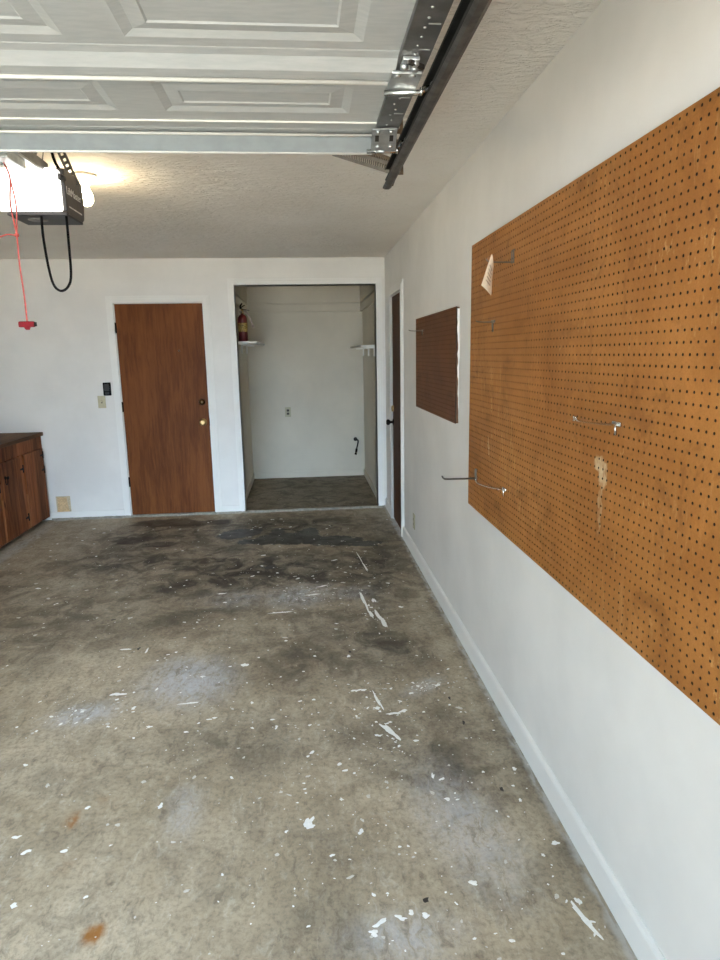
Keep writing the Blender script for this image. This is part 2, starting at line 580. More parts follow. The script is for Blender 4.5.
M_hosedark = simple('dark_pipe', srgb(38, 34, 28), 0.4, 0.3)


def garage_door_mat():
    t = NT('embossed_white_steel')
    g = t.noise(t.scale(t.P, (0.3, 1.6, 1)), 60, 4, 0.6).outputs['Fac']
    c = t.mix(t.ramp(g, 0.3, 0.7), srgb(168, 172, 171), srgb(179, 182, 180))
    t.bump(g, 0.15, 0.003)
    return t.done(c, 0.42)


M_gdoor = garage_door_mat()
M_hem = simple('hem_highlight_steel', srgb(200, 201, 195), 0.4, 0, 0.02)  # highlights along hems and strut lips, painted as a lighter door steel
M_bulb = emitter('warm_bulb_glass', (1.0, 0.80, 0.50, 1), BULB_EMIT)
M_lens = emitter('lit_opener_lens', (1.0, 0.97, 0.90, 1), OPENER_EMIT)

# ------------------------------------------------------------------ room shell
XL, YF, H = -3.85, -6.75, 2.44
CB = 1.70                                     # closet back wall
CL, CR = -1.47, -0.0575                       # closet side walls


def floor_mesh():
    nx, ny = 154, 276
    xs, ys = np.linspace(XL - .12, .12, nx), np.linspace(YF - .1, 0.0, ny)
    X, Y = np.meshgrid(xs, ys, indexing='ij')
    V = np.stack([X, Y, np.zeros_like(X)], -1).reshape(-1, 3)
    I = np.arange(nx * ny).reshape(nx, ny)
    F = np.stack([I[:-1, :-1], I[1:, :-1], I[1:, 1:], I[:-1, 1:]], -1).reshape(-1, 4)
    verts, faces = [tuple(v) for v in V], [tuple(f) for f in F]
    mi = [0] * len(faces)
    # slab sides and underside
    k = len(verts)
    x0, x1, y0, y1 = xs[0], xs[-1], ys[0], ys[-1]
    for z in (0, -.15):
        verts += [(x0, y0, z), (x1, y0, z), (x1, y1, z), (x0, y1, z)]
    for q in range(4):
        r = (q + 1) % 4
        faces.append((k + q, k + 4 + q, k + 4 + r, k + r)); mi.append(0)
    faces.append((k + 7, k + 6, k + 5, k + 4)); mi.append(0)
    # dried paint drops and drips: thin irregular skins lying on the slab
    rnd = random.Random(21)

    def drop(x, y, rx, ry, rot=0.0, m=1, rough=.28, n=None):
        n = n or (9 if max(rx, ry) < .012 else 26)
        ph = [rnd.uniform(0, 6.28) for _ in range(4)]
        am = [rnd.uniform(.2, 1) * rough / (i + 1) ** .7 for i in range(4)]
        k = len(verts)
        z = .0006 + rnd.uniform(0, .0004)
        pts = []
        for i in range(n):
            a = 2 * math.pi * i / n
            r = 1 + sum(am[j] * math.sin((j + 2) * a + ph[j]) for j in range(4)) + rnd.uniform(-.4, .4) * rough
            px, py = rx * r * math.cos(a), ry * r * math.sin(a)
            pts.append((x + px * math.cos(rot) - py * math.sin(rot), y + px * math.sin(rot) + py * math.cos(rot)))
        verts.append((x, y, z + .0003))
        for p in pts:
            verts.append((p[0], p[1], z - .0004 * (m == 1)))
        for i in range(n):
            faces.append((k, k + 1 + i, k + 1 + (i + 1) % n)); mi.append(m)

    marks = [(-.85, -4.44, .020, .034, -.3), (-.85, -4.458, .024, .014, 0), (-.530, -3.70, .010, .085, .16), (-.475, -3.815, .040, .011, .1), (-.43, -3.80, .030, .012, .2),
             (-.520, -3.93, .014, .055, .45), (-.498, -3.96, .016, .065, .40), (-.56, -3.97, .018, .010, 0), (-.405, -1.85, .008, .14, .10), (-.425, -1.62, .006, .16, .10),
             (-.478, -2.50, .014, .20, .06), (-.455, -2.72, .012, .08, .1), (-.405, -2.80, .022, .14, .14), (-.415, -2.50, .014, .05, .1), (-.455, -2.58, .010, .02, 0),
             (-.097, -4.90, .014, .065, .30), (-.09, -4.84, .009, .018, 0), (-.66, -4.85, .028, .009, .5), (-.60, -4.84, .020, .010, -.3), (-.68, -4.88, .018, .012, 0), (-.53, -4.84, .018, .009, 0),
             (-.62, -3.60, .030, .012, .2), (-.585, -3.60, .018, .012, 0),
             (-1.81, -4.40, .017, .010, .4), (-1.75, -4.47, .019, .011, .1), (-1.63, -4.48, .015, .010, .2), (-1.70, -4.68, .016, .011, -.3), (-1.62, -4.28, .015, .009, .1),
             (-1.0, -3.80, .016, .008, 0), (-.98, -3.86, .009, .016, 0), (-.71, -4.18, .016, .009, .2), (-.73, -4.14, .012, .012, 0), (-.36, -4.27, .018, .007, .6), (-.39, -4.25, .007, .020, -.3),
             (-1.40, -2.25, .045, .012, .1), (-1.22, -1.93, .018, .014, 0), (-1.17, -1.45, .03, .013, 0), (-1.73, -3.50, .042, .018, .1), (-1.82, -3.02, .04, .012, .1), (-1.70, -3.05, .008, .035, 0),
             (-1.38, -3.62, .05, .010, .1), (-1.16, -3.28, .022, .026, 0), (-.73, -2.2, .05, .012, .4), (-.62, -1.65, .04, .010, .5), (-.80, -2.35, .06, .014, .2), (-1.0, -2.62, .11, .009, .1)]
    for m_ in marks:
        big = max(m_[2], m_[3]) > .05
        drop(m_[0], m_[1], m_[2] * .72, m_[3] * .8, m_[4], m=1, rough=.34)
        if big:        # drips break up into crumbs
            for _ in range(5):
                drop(m_[0] + rnd.gauss(0, .02), m_[1] + rnd.gauss(0, m_[3] * .7), rnd.uniform(.002, .006), rnd.uniform(.003, .009), rnd.uniform(0, 3), 1)
    clusters = [(-.88, -2.35, .22, .18, 70), (-1.83, -3.66, .14, .09, 60), (-.55, -4.25, .30, .25, 60), (-.75, -4.05, .22, .18, 60), (-.45, -3.7, .22, .25, 60), (-1.3, -2.3, .5, .4, 50),
                (-1.45, -3.4, .3, .3, 45), (-.30, -3.6, .07, .03, 40), (-.33, -4.6, .16, .25, 30), (-.70, -2.35, .2, .12, 45), (-1.0, -3.7, .35, .25, 50), (-.72, -4.8, .25, .2, 50), (-.45, -2.3, .12, .5, 40)]
    for cx, cy, sx, sy, n in clusters:
        for _ in range(n):
            r = .0018 + .0055 * rnd.random() ** 3
            drop(rnd.gauss(cx, sx), rnd.gauss(cy, sy), r * rnd.uniform(.7, 1.5), r * rnd.uniform(.7, 1.8), rnd.uniform(0, 3.1), 1 if rnd.random() < .75 else 2, .3)
    for _ in range(1700):
        x, y = rnd.uniform(-3.2, -.06), rnd.uniform(-6.0, -.3)
        r = .0017 + .0085 * rnd.random() ** 6
        drop(x, y, r * rnd.uniform(.7, 1.5), r * rnd.uniform(.7, 1.9), rnd.uniform(0, 3.1), 1 if rnd.random() < .6 else 2, .3)
    for x, y, rx, ry in [(-.52, -4.79, .013, .014), (-.205, -3.72, .008, .018), (-.19, -3.92, .007, .025), (-1.30, -1.98, .03, .016), (-1.0, -1.98, .018, .016), (-.16, -4.35, .007, .02),
                         (-1.75, -3.02, .012, .02), (-.62, -3.2, .012, .016), (-2.0, -2.6, .02, .012)]:
        drop(x, y, rx * .7, ry * .7, 0, 3, .35)
    me = bpy.data.meshes.new('floor')
    me.from_pydata(verts, [], faces)
    me.polygons.foreach_set('material_index', mi)
    for m_ in (M_floor, M_drop, M_drop2, M_drip):
        me.materials.append(m_)
    x, y = V[:, 0], V[:, 1]
    for name, lst in STAINS_SHADE.items():
        acc = np.zeros(len(x))
        for (cx, cy, rx, ry, rt, s_) in lst:
            c_, n_ = math.cos(rt), math.sin(rt)
            u = ((x - cx) * c_ + (y - cy) * n_) / rx
            v = (-(x - cx) * n_ + (y - cy) * c_) / ry
            d = np.sqrt(u * u + v * v)
            if name == 'wet':
                w = np.clip(1.3 - d, 0, 1)
            else:
                w = np.clip(1.27 - d, 0, 1.17) / 1.17
                w = w * w * (3 - 2 * w)
            acc = 1 - (1 - acc) * (1 - w * s_) if name == 'grime_falloff' else np.maximum(acc, w * s_)
        at = me.attributes.new(name, 'FLOAT', 'POINT')
        full = np.zeros(len(verts))
        full[:len(x)] = acc
        at.data.foreach_set('value', full)
    me.update()
    o = bpy.data.objects.new('floor', me)
    COL.objects.link(o)
    return o


M_drop = simple('dried_white_paint', srgb(244, 244, 241), .55, 0, .05, 90)
M_drop2 = simple('worn_grey_paint', srgb(206, 203, 195), .7, 0, .1, 120)
M_drip = simple('black_drip', srgb(52, 44, 38), .6)
struct(floor_mesh())
struct(MB().box((CL - .12, 0.0, -.15), (CR + .12, CB + .12, .022)).build('floor_closet', M_cfloor))
struct(MB().box((XL - .12, YF - .15, H), (.12, .12, H + .12)).build('ceiling', M_ceil))
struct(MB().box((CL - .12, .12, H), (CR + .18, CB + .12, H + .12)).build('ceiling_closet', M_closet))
# right wall with the side door hole
DY0, DY1, DZ = -1.065, -0.465, 2.045
b = MB()
b.box((0, YF - .15, 0), (.12, DY0, H))
b.box((0, DY1, 0), (.12, .12, H))
b.box((0, DY0, DZ), (.12, DY1, H))
struct(b.build('wall_right', M_wall))
struct(MB().box((XL - .12, YF - .15, 0), (XL, .12, H)).build('wall_left', M_wall))
# back wall with door hole and closet opening
HX0, HX1, HZ = -2.545, -1.722, 2.045
OX0, OX1, OZ = -1.427, -0.088, 2.197
b = MB()
b.box((XL, 0, 0), (HX0, .12, H))
b.box((HX0, 0, HZ), (HX1, .12, H))
b.box((HX1, 0, 0), (OX0, .12, H))
b.box((OX0, 0, OZ), (OX1, .12, H))
b.box((OX1, 0, 0), (0, .12, H))
struct(b.build('wall_back', M_wall))
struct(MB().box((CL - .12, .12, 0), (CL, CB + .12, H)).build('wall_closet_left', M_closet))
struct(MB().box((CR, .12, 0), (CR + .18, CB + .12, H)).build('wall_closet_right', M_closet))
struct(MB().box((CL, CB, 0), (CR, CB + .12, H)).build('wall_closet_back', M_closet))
# front wall around the open garage doorway
GX0, GX1, GZ = -2.97, -0.53, 2.12
b = MB()
b.box((XL, YF - .15, 0), (GX0, YF, H))
b.box((GX1, YF - .15, 0), (0, YF, H))
b.box((GX0, YF - .15, GZ), (GX1, YF, H))
struct(b.build('wall_front', M_wall))
struct(MB().box((-16, -26, -.2), (12, YF - .1, -.02)).build('ground', M_drive))
# room behind the house door and the side door: closed so no light leaks
struct(MB().box((HX0, .05, 0), (HX1, .12, .012)).build('trim_sill', simple('threshold_metal', srgb(170, 168, 160), .5, .3)))

# trims
def casing(name, x0, x1, z1, w, y=0.0, t=.016, z0=0.0):
    b = MB()
    for k, (ww, tt) in enumerate(((w, t * .6), (w * .62, t))):
        b.box((x0 - ww, y - tt, z0), (x0, y + .001, z1 + ww), .003)
        b.box((x1, y - tt, z0), (x1 + ww, y + .001, z1 + ww), .003)
        b.box((x0 - .0005, y - tt, z1), (x1 + .0005, y + .001, z1 + ww), .003)
    return struct(b.build(name, M_trim))


casing('trim_1', HX0, HX1, HZ, .064, z0=.012)
casing('trim_2', OX0, OX1, OZ, .060, z0=.0)
# jamb linings
b = MB()
b.box((HX0, 0.0, .012), (HX0 + .008, .118, HZ)); b.box((HX1 - .008, 0.0, .012), (HX1, .118, HZ)); b.box((HX0, 0.0, HZ - .006), (HX1, .118, HZ))
b.box((HX0, .055, .012), (HX0 + .02, .118, HZ)); b.box((HX1 - .02, .055, .012), (HX1, .118, HZ)); b.box((HX0, .055, HZ - .018), (HX1, .118, HZ))
struct(b.build('trim_3', M_trim))
b = MB()
b.box((OX0 - .012, -.004, .0), (OX0, .122, OZ + .012), .002); b.box((OX1, -.004, .0), (OX1 + .012, .122, OZ + .012), .002); b.box((OX0, -.004, OZ), (OX1, .122, OZ + .012), .002)
struct(b.build('trim_4', M_trim))
# side door casing on the right wall
b = MB()
for w, tt in ((.072, .010), (.045, .018)):
    b.box((-tt, DY0 - w, 0), (.001, DY0, DZ + w), .003)
    b.box((-tt, DY1, 0), (.001, DY1 + w, DZ + w), .003)
    b.box((-tt, DY0, DZ), (.001, DY1, DZ + w), .003)
struct(b.build('trim_5', M_trim))
b = MB()
b.box((0, DY0, 0), (.118, DY0 + .008, DZ)); b.box((0, DY1 - .008, 0), (.118, DY1, DZ)); b.box((0, DY0, DZ - .008), (.118, DY1, DZ))
struct(b.build('trim_6', M_trim))
# baseboards
prof = [(0, 0), (-.0146, 0), (-.0146, .088), (-.011, .097), (-.004, .101), (0, .101)]
b = MB(); b.prism(prof, 1, YF, DY0 - .072); struct(b.build('baseboard_right', M_trim))
b = MB(); b.prism(prof, 1, DY1 + .072, 0); struct(b.build('baseboard_right_far', M_trim))
b = MB()
b.box((-3.32, -.012, .018), (HX0 - .064, 0, .078), .003); b.box((HX1 + .064, -.012, .018), (OX0 - .06, 0, .078), .003)
struct(b.build('baseboard_back', M_trim))
b = MB()
b.box((CL, CB - .013, .022), (CR, CB, .10), .003)
b.box((CL, .13, .022), (CL + .013, CB, .10), .003)
b.box((CR - .013, .13, .022), (CR, CB, .10), .003)
struct(b.build('baseboard_closet', M_closet))
# ledger boards round the closet
b = MB()
b.box((CL, CB - .030, 2.055), (CR, CB, 2.142), .003)
b.box((CL, .121, 2.055), (CL + .026, CB, 2.142), .003)
b.box((CR - .026, .121, 2.055), (CR, CB, 2.142), .003)
struct(b.build('trim_7', M_closet))
b = MB()
b.box((CL, CB - .030, 2.158), (CR, CB, H)); b.box((CL, .13, 2.158), (CL + .030, CB, H)); b.box((CR - .030, .13, 2.158), (CR, CB, H))
struct(b.build('trim_9', M_closet))
# ragged slab edge at the foot of the back wall
bm = MB()
n = 150
top, frt, low = [], [], []
rr = random.Random(3)
for i in range(n + 1):
    x = -3.30 + 3.27 * i / n
    d = .026 + .012 * math.sin(i * .37) * math.sin(i * .113 + 1) + rr.uniform(-.005, .005)
    z = .019 + rr.uniform(-.002, .002)
    top.append(bm.bm.verts.new((x, .03, z))); frt.append(bm.bm.verts.new((x, -d + .006, z))); low.append(bm.bm.verts.new((x, -d - .004, -.002)))
for i in range(n):
    bm.bm.faces.new((top[i], frt[i], frt[i + 1], top[i + 1])); bm.bm.faces.new((frt[i], low[i], low[i + 1], frt[i + 1]))
struct(bm.build('trim_8', simple('pale_concrete_edge', srgb(142, 137, 126), .8, 0, .22, 30)))

# ------------------------------------------------------------------ house door (back wall)
d1 = thing('door', 'flush brown wooden door in white casing on the back wall, left of the closet opening', 'door', (-2.133, 0.02, .02))
d1.name = 'door_1'
d1['kind'] = 'structure'
MB().box((HX0 + .010, -.001, .022), (HX1 - .010, .040, HZ - .008), .002).build('door_panel', M_door, d1)
for z in (1.822, 1.085, .353):
    hb = MB()
    hb.lathe([(0, -.048), (.0065, -.048), (.0065, .048), (0, .048)], (HX0 + .008, -.006, z), (0, 0, 1), 10)
    hb.box((HX0 + .002, -.0035, z - .044), (HX0 + .016, .000, z + .044), .001)
    o = hb.build('hinge', M_black, d1); o['label'] = 'black butt hinge'
kb = MB()
kb.lathe([(0, 0), (.034, 0), (.035, .004), (.029, .009), (.013, .012), (.012, .030), (.024, .036), (.0325, .048), (.032, .058), (.024, .067), (.012, .069), (0, .066)], (-1.788, -.002, .921), (0, -1, 0), 24)
o = kb.build('door_knob', M_brass, d1); o['label'] = 'shiny brass knob'
kb = MB()
kb.lathe([(0, 0), (.029, 0), (.030, .004), (.027, .012), (.020, .018), (.016, .021), (0, .021)], (-1.790, -.002, 1.114), (0, -1, 0), 24)
kb.box((-1.7925, -.034, 1.104), (-1.7875, -.020, 1.124), .001)
o = kb.build('deadbolt', M_bronze, d1); o['label'] = 'round bronze deadbolt'
pb = MB()
pb.lathe([(0, 0), (.010, 0), (.009, .003), (.004, .004), (0, .003)], (-1.974, -.001, 1.603), (0, -1, 0), 16)
o = pb.build('peephole', M_bronze, d1)
MB().box((HX1 - .0105, -.003, .885), (HX1 - .006, .02, .955), .001).build('strike_plate', M_black, d1)

# ------------------------------------------------------------------ side door (right wall)
d2 = thing('door', 'narrow dark brown door in the right wall, next to the closet opening', 'door', (.02, -.765, .012))
d2.name = 'door_2'
d2['kind'] = 'structure'
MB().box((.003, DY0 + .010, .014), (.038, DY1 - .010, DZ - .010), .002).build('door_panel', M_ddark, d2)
kb = MB()
kb.lathe([(0, 0), (.030, 0), (.031, .004), (.026, .009), (.012, .012), (.011, .030), (.021, .038), (.0275, .050), (.026, .060), (.018, .067), (0, .068)], (.003, DY1 - .062, .925), (-1, 0, 0), 24)
o = kb.build('door_knob', M_black, d2); o['label'] = 'black door knob'
kb = MB()
kb.lathe([(0, 0), (.029, 0), (.030, .006), (.027, .014), (.020, .020), (0, .022)], (.003, DY1 - .062, 1.05), (-1, 0, 0), 24)
o = kb.build('deadbolt', M_brass, d2); o['label'] = 'round brass deadbolt'
for z in (1.80, .98, .24):
    hb = MB()
    hb.lathe([(0, -.045), (.0065, -.045), (.0065, .045), (0, .045)], (.006, DY0 + .010, z), (0, 0, 1), 10)
    hb.build('hinge', M_black, d2)

# ------------------------------------------------------------------ wall fittings
def plate(name, label, cat, c, axis, w, h, mat, kind='outlet', rmat=None):
    """axis 'y': faces -y on plane y=c[1]; axis 'x': faces -x"""
    rmat = rmat or M_almond
    t = thing(name, label, cat, c)
    def bx(b, u0, u1, d0, d1, z0, z1, bev=0.0):
        if axis == 'y':
            b.box((c[0] + u0, c[1] - d1, c[2] + z0), (c[0] + u1, c[1] - d0, c[2] + z1), bev)
        else:
            b.box((c[0] - d1, c[1] + u0, c[2] + z0), (c[0] - d0, c[1] + u1, c[2] + z1), bev)
    b = MB(); bx(b, -w / 2, w / 2, 0, .006, -h / 2, h / 2, .002)
    b.build('cover_plate', mat, t)
    if kind == 'outlet':
        for s in (-1, 1):
            b = MB(); bx(b, -.016, .016, .005, .0085, s * .0195 - .014, s * .0195 + .014, .003)
            r = b.build('receptacle', rmat, t)
            b = MB()
            for q in (-.0065, .0065):
                bx(b, q - .0015, q + .0015, .008, .009, s * .0195 - .004, s * .0195 + .007)
            bx(b, -.003, .003, .008, .009, s * .0195 - .011, s * .0195 - .006)
            b.build('slot', M_slot, r)
    else:
        b = MB(); bx(b, -.006, .006, .005, .0075, -.012, .012, .001)
        b.build('toggle_bezel', M_slot, t)
        b = MB(); bx(b, -.004, .004, .006, .018, -.002, .010, .0015)
        b.build('toggle', mat, t)
    return t


plate('light_switch', 'almond toggle light switch on the back wall, below the black keypad', 'light switch', (-2.727, 0, 1.137), 'y', .072, .116, M_almond, 'switch')
plate('electrical_outlet', 'almond outlet plate with dark sockets in the middle of the closet back wall', 'outlet', (-1.007, CB, .851), 'y', .074, .122, M_almond, rmat=simple('brown_receptacle', srgb(72, 64, 50), .5))
plate('electrical_outlet', 'almond outlet low on the right wall near the side door', 'outlet', (0, -1.63, .275), 'x', .072, .116, M_almond)
t = thing('door_opener_button', 'black wall keypad beside the casing of the brown door, above the light switch', 'control panel', (-2.665, 0, 1.258))
MB().box((-2.700, -.024, 1.197), (-2.630, 0, 1.320), .006).build('housing', M_blackpl, t)
MB().box((-2.688, -.027, 1.240), (-2.642, -.023, 1.306), .002).build('push_bar', simple('dark_grey_button', srgb(22, 22, 25), .5), t)
MB().box((-2.684, -.0265, 1.208), (-2.646, -.023, 1.228), .002).build('small_button', simple('grey_button', srgb(36, 36, 40), .5), t)
t = thing('wall_patch', 'square tan unpainted patch low on the back wall, between cabinet and brown door', 'wall patch', (-3.18, 0, .08))
MB().box((-3.247, -.007, .079), (-3.113, 0, .234), .002).build('cover_plate', simple('grimy_edge', srgb(196, 182, 154), .8, 0, .15, 90), t)
b = MB()
b.prism([(-3.236, .082), (-3.128, .082), (-3.138, .15), (-3.145, .222), (-3.232, .226)], 1, -.0095, -.005)
o = b.build('bare_board', M_tan, t); o['label'] = 'lighter bare tan board'

# ------------------------------------------------------------------ closet contents
def shelf(label, x0, x1, y0, y1, z, wallx, nb):
    s = thing('wall_shelf', label, 'shelf', ((x0 + x1) / 2, (y0 + y1) / 2, z))
    MB().box((x0, y0, z), (x1, y1, z + .020), .003).build('board', M_trim, s)
    for k in range(nb):
        y = y0 + .10 + k * (y1 - y0 - .25) / max(1, nb - 1)
        b = MB()
        d = 1 if wallx < (x0 + x1) / 2 else -1
        b.box((min(wallx, wallx + d * .016), y - .010, z - .095), (max(wallx, wallx + d * .016), y + .010, z), .002)
        b.box((min(wallx, wallx + d * .10), y - .010, z - .014), (max(wallx, wallx + d * .10), y + .010, z), .002)
        b.build('bracket', M_trim, s)
    return s


shelf('white shelf on the closet left wall, holding the red fire extinguisher', CL, -1.255, .22, CB - .002, 1.667, CL, 3)
shelf('empty white shelf on brackets on the closet right wall', -.212, CR, .27, CB - .002, 1.612, CR, 3)

ex = thing('fire_extinguisher', 'red fire extinguisher with yellow label standing on the left closet shelf', 'fire extinguisher', (-1.392, .33, 1.687))
EX = (-1.392, .33, 1.687)
MB().lathe([(0, 0), (.042, 0), (.047, .006), (.047, .215), (.043, .236), (.030, .254), (.016, .262), (.016, .275), (0, .275)], EX).build('cylinder', M_red, ex)
MB().lathe([(.0473, .095), (.0478, .096), (.0478, .178), (.0473, .179)], EX).build('label_band', M_label, ex)
b = MB()
b.lathe([(0, .272), (.019, .272), (.019, .292), (.012, .300), (.012, .318), (0, .318)], EX)
b.build('valve', M_brass, ex)
b = MB()
b.bar((EX[0] - .012, EX[1], EX[2] + .318), (EX[0] + .072, EX[1] - .02, EX[2] + .300), .018, .006)
b.bar((EX[0] - .016, EX[1], EX[2] + .325), (EX[0] + .030, EX[1] - .012, EX[2] + .352), .018, .006)
b.tube([(EX[0] - .012, EX[1], EX[2] + .318), (EX[0] - .014, EX[1], EX[2] + .345), (EX[0] + .004, EX[1], EX[2] + .372)], [.011, .010, .006])
b.build('handle', M_black, ex)
b = MB()
b.lathe([(0, 0), (.013, 0), (.014, .003), (.013, .007), (0, .007)], (EX[0] - .01, EX[1] - .018, EX[2] + .285), (0, -1, 0), 14)
b.build('gauge', M_chrome, ex)
b = MB()
b.tube(curve_pts([(EX[0] + .015, EX[1], EX[2] + .285), (EX[0] + .048, EX[1] - .01, EX[2] + .278), (EX[0] + .072, EX[1] - .01, EX[2] + .235), (EX[0] + .098, EX[1] - .005, EX[2] + .165)]), .009)
b.tube([(EX[0] + .098, EX[1] - .005, EX[2] + .165), (EX[0] + .108, EX[1] - .004, EX[2] + .135)], [.010, .014])
b.build('hose', M_hose, ex)

pp = thing('gas_pipe', 'short dark gas pipe with a valve sticking out low on the closet back wall', 'pipe', (-.175, CB, .40))
b = MB()
b.tube(curve_pts([(-.172, CB, .488), (-.168, CB - .035, .490), (-.148, CB - .045, .482), (-.142, CB - .048, .462), (-.150, CB - .048, .42), (-.162, CB - .046, .375), (-.168, CB - .045, .335)]), .0085)
b.build('pipe', M_hosedark, pp)
b = MB()
b.tube([(-.163, CB - .046, .372), (-.169, CB - .045, .325)], .014)
b.tube([(-.170, CB - .045, .320), (-.178, CB - .045, .298)], [.012, .016])
b.build('valve', M_black, pp)
MB().lathe([(0, 0), (.024, 0), (.024, .004), (.012, .007), (.010, .012), (0, .012)], (-.172, CB, .488), (0, -1, 0), 16).build('escutcheon', M_hosedark, pp)

# ------------------------------------------------------------------ pegboards
def pegboard_mesh(y0, y1, z0, z1, xf, th, pitch, r, base, name, mats, parent):
    """hardboard sheet facing -x with real round holes"""
    ny, nz = int(round((y1 - y0) / pitch)), int(round((z1 - z0) / pitch))
    py, pz = (y1 - y0) / ny, (z1 - z0) / nz
    ang = np.arange(8) * math.pi / 4 + math.pi / 4
    sq = np.array([(1, 1), (0, 1), (-1, 1), (-1, 0), (-1, -1), (0, -1), (1, -1), (1, 0)], float) * .5
    V, F, MI = [], [], []
    for i in range(ny):
        for j in range(nz):
            cy, cz = y0 + (i + .5) * py, z0 + (j + .5) * pz
            k0 = len(V)
            for k in range(8):
                V.append((xf, cy + sq[k][0] * py, cz + sq[k][1] * pz))
            for k in range(8):
                V.append((xf, cy + math.cos(ang[k]) * r, cz + math.sin(ang[k]) * r))
            for k in range(8):
                V.append((xf + th, cy + math.cos(ang[k]) * r, cz + math.sin(ang[k]) * r))
            for k in range(8):
                q = (k + 1) % 8
                F.append((k0 + k, k0 + q, k0 + 8 + q, k0 + 8 + k)); MI.append(0)
                F.append((k0 + 8 + k, k0 + 8 + q, k0 + 16 + q, k0 + 16 + k)); MI.append(1)
    # four edges of the sheet
    k0 = len(V)
    for x in (xf, xf + th):
        V += [(x, y0, z0), (x, y1, z0), (x, y1, z1), (x, y0, z1)]
    for k in range(4):
        q = (k + 1) % 4
        F.append((k0 + k, k0 + 4 + k, k0 + 4 + q, k0 + q)); MI.append(1)
    me = bpy.data.meshes.new(name)
    off = parent.location
    me.from_pydata([(v[0] - off[0], v[1] - off[1], v[2] - off[2]) for v in V], [], F)
    me.polygons.foreach_set('material_index', MI)
    for m in mats:
        me.materials.append(m)
    me.update()
    o = bpy.data.objects.new(name, me)
    COL.objects.link(o)
    o.parent = parent
    return o


PX = -.019
PY1, PY0, PZ0, PZ1 = -3.288, -5.726, .802, 2.0212
pb1 = thing('pegboard', 'large brown pegboard with pale scuffs on the right wall, nearest the garage doorway', 'pegboard', (0, (PY0 + PY1) / 2, PZ0))
pegboard_mesh(PY0, PY1, PZ0, PZ1, PX, .006, .0254, .0036, None, 'perforated_sheet', [M_peg, M_hole], pb1)
b = MB()
for y in (PY0 + .04, PY1 - .04, (PY0 + PY1) / 2):
    b.box((PX + .0062, y - .02, PZ0 + .03), (-.0006, y + .02, PZ1 - .03))
b.box((PX + .0062, PY0 + .03, PZ0 + .012), (-.0006, PY1 - .02, PZ0 + .05)); b.box((PX + .0062, PY0 + .03, PZ1 - .05), (-.0006, PY1 - .02, PZ1 - .012))
b.build('furring_strip', M_peg_side, pb1)

SY0, SY1, SZ0, SZ1, SX = -2.994, -1.807, 1.168, 1.772, -.0185
pb2 = thing('pegboard', 'smaller dark brown pegboard on the right wall, between side door and big pegboard', 'pegboard', (0, (SY0 + SY1) / 2, SZ0))
pegboard_mesh(SY0, SY1, SZ0, SZ1, SX, .006, .0254, .0034, None, 'perforated_sheet', [M_peg2, M_hole], pb2)
b = MB()
b.box((SX + .006, SY0 + .001, SZ0 + .002), (-.0006, SY0 + .035, SZ1 - .002)); b.box((SX + .006, SY1 - .035, SZ0 + .002), (-.0006, SY1 - .001, SZ1 - .002))
b.box((SX + .006, SY0 + .03, SZ0 + .002), (-.0006, SY1 - .03, SZ0 + .03)); b.box((SX + .006, SY0 + .03, SZ1 - .03), (-.0006, SY1 - .03, SZ1 - .002))
b.build('furring_strip', M_peg_side, pb2)
# ragged white paint line on its near edge
b = MB()
zz = np.linspace(SZ0 + .02, SZ1 - .01, 26)
rr = random.Random(11)
A = [(min(-.0008, SX + .008 + .010 * (1 - (z - SZ0) / (SZ1 - SZ0)) ** 1.5 + rr.uniform(-.003, .003)), z) for z in zz]
poly = A + [(-.0007, zz[-1]), (-.0007, zz[0])]
b.prism(poly, 1, SY0 - .001, SY0 + .002)
o = b.build('paint_edge', M_trim, pb2); o['label'] = 'ragged white paint along the edge'


def hook(label, y, z, L, double=False, mat=M_chrome, tip=.018, r=.0026, drop=.03, xf=PX, dy=0.0, up=True, rise=0.0):
    h = thing('pegboard_hook', label, 'hook', (xf, y, z), 'metal hooks on the pegboards')
    for s in ((-.009, .009) if double else (0,)):
        b = MB()
        b.tube(curve_pts([(xf + .004, y + s, z), (xf - .010, y + s, z), (xf - L * .5, y + s * .8 + dy * .5, z + rise * .5), (xf - L + .02, y + s * .7 + dy * .9, z + .001 + rise), (xf - L + .005, y + s * .7 + dy, z + tip * .4 + rise), (xf - L, y + s * .7 + dy, z + tip + rise)], 5), r, 8)
        b.build('arm', mat, h)
    if double:
        b = MB(); b.tube([(xf - L, y - .0063 + dy, z + tip), (xf - L, y + .0063 + dy, z + tip)], r, 8); b.build('tip_bar', mat, h)
    b = MB()
    if up:
        for s in (-.010, .010):
            b.tube(curve_pts([(xf + .004, y + s, z + .042), (xf - .004, y + s, z + .044), (xf - .006, y + s, z + .036), (xf - .005, y + s, z + .004), (xf - .004, y + s, z - .004)], 4), r * .95, 8)
        b.tube([(xf - .005, y - .010, z), (xf - .005, y + .010, z)], r * .95, 8)
    else:
        b.box((xf - .006, y - .022, z - .004), (xf - .0005, y + .022, z + .008), .002)
        b.tube([(xf - .005, y, z + .002), (xf - .006, y, z - .012), (xf - .004, y, z - drop)], r * 1.5, 8)
    b.build('wall_clip', mat, h)
    return h


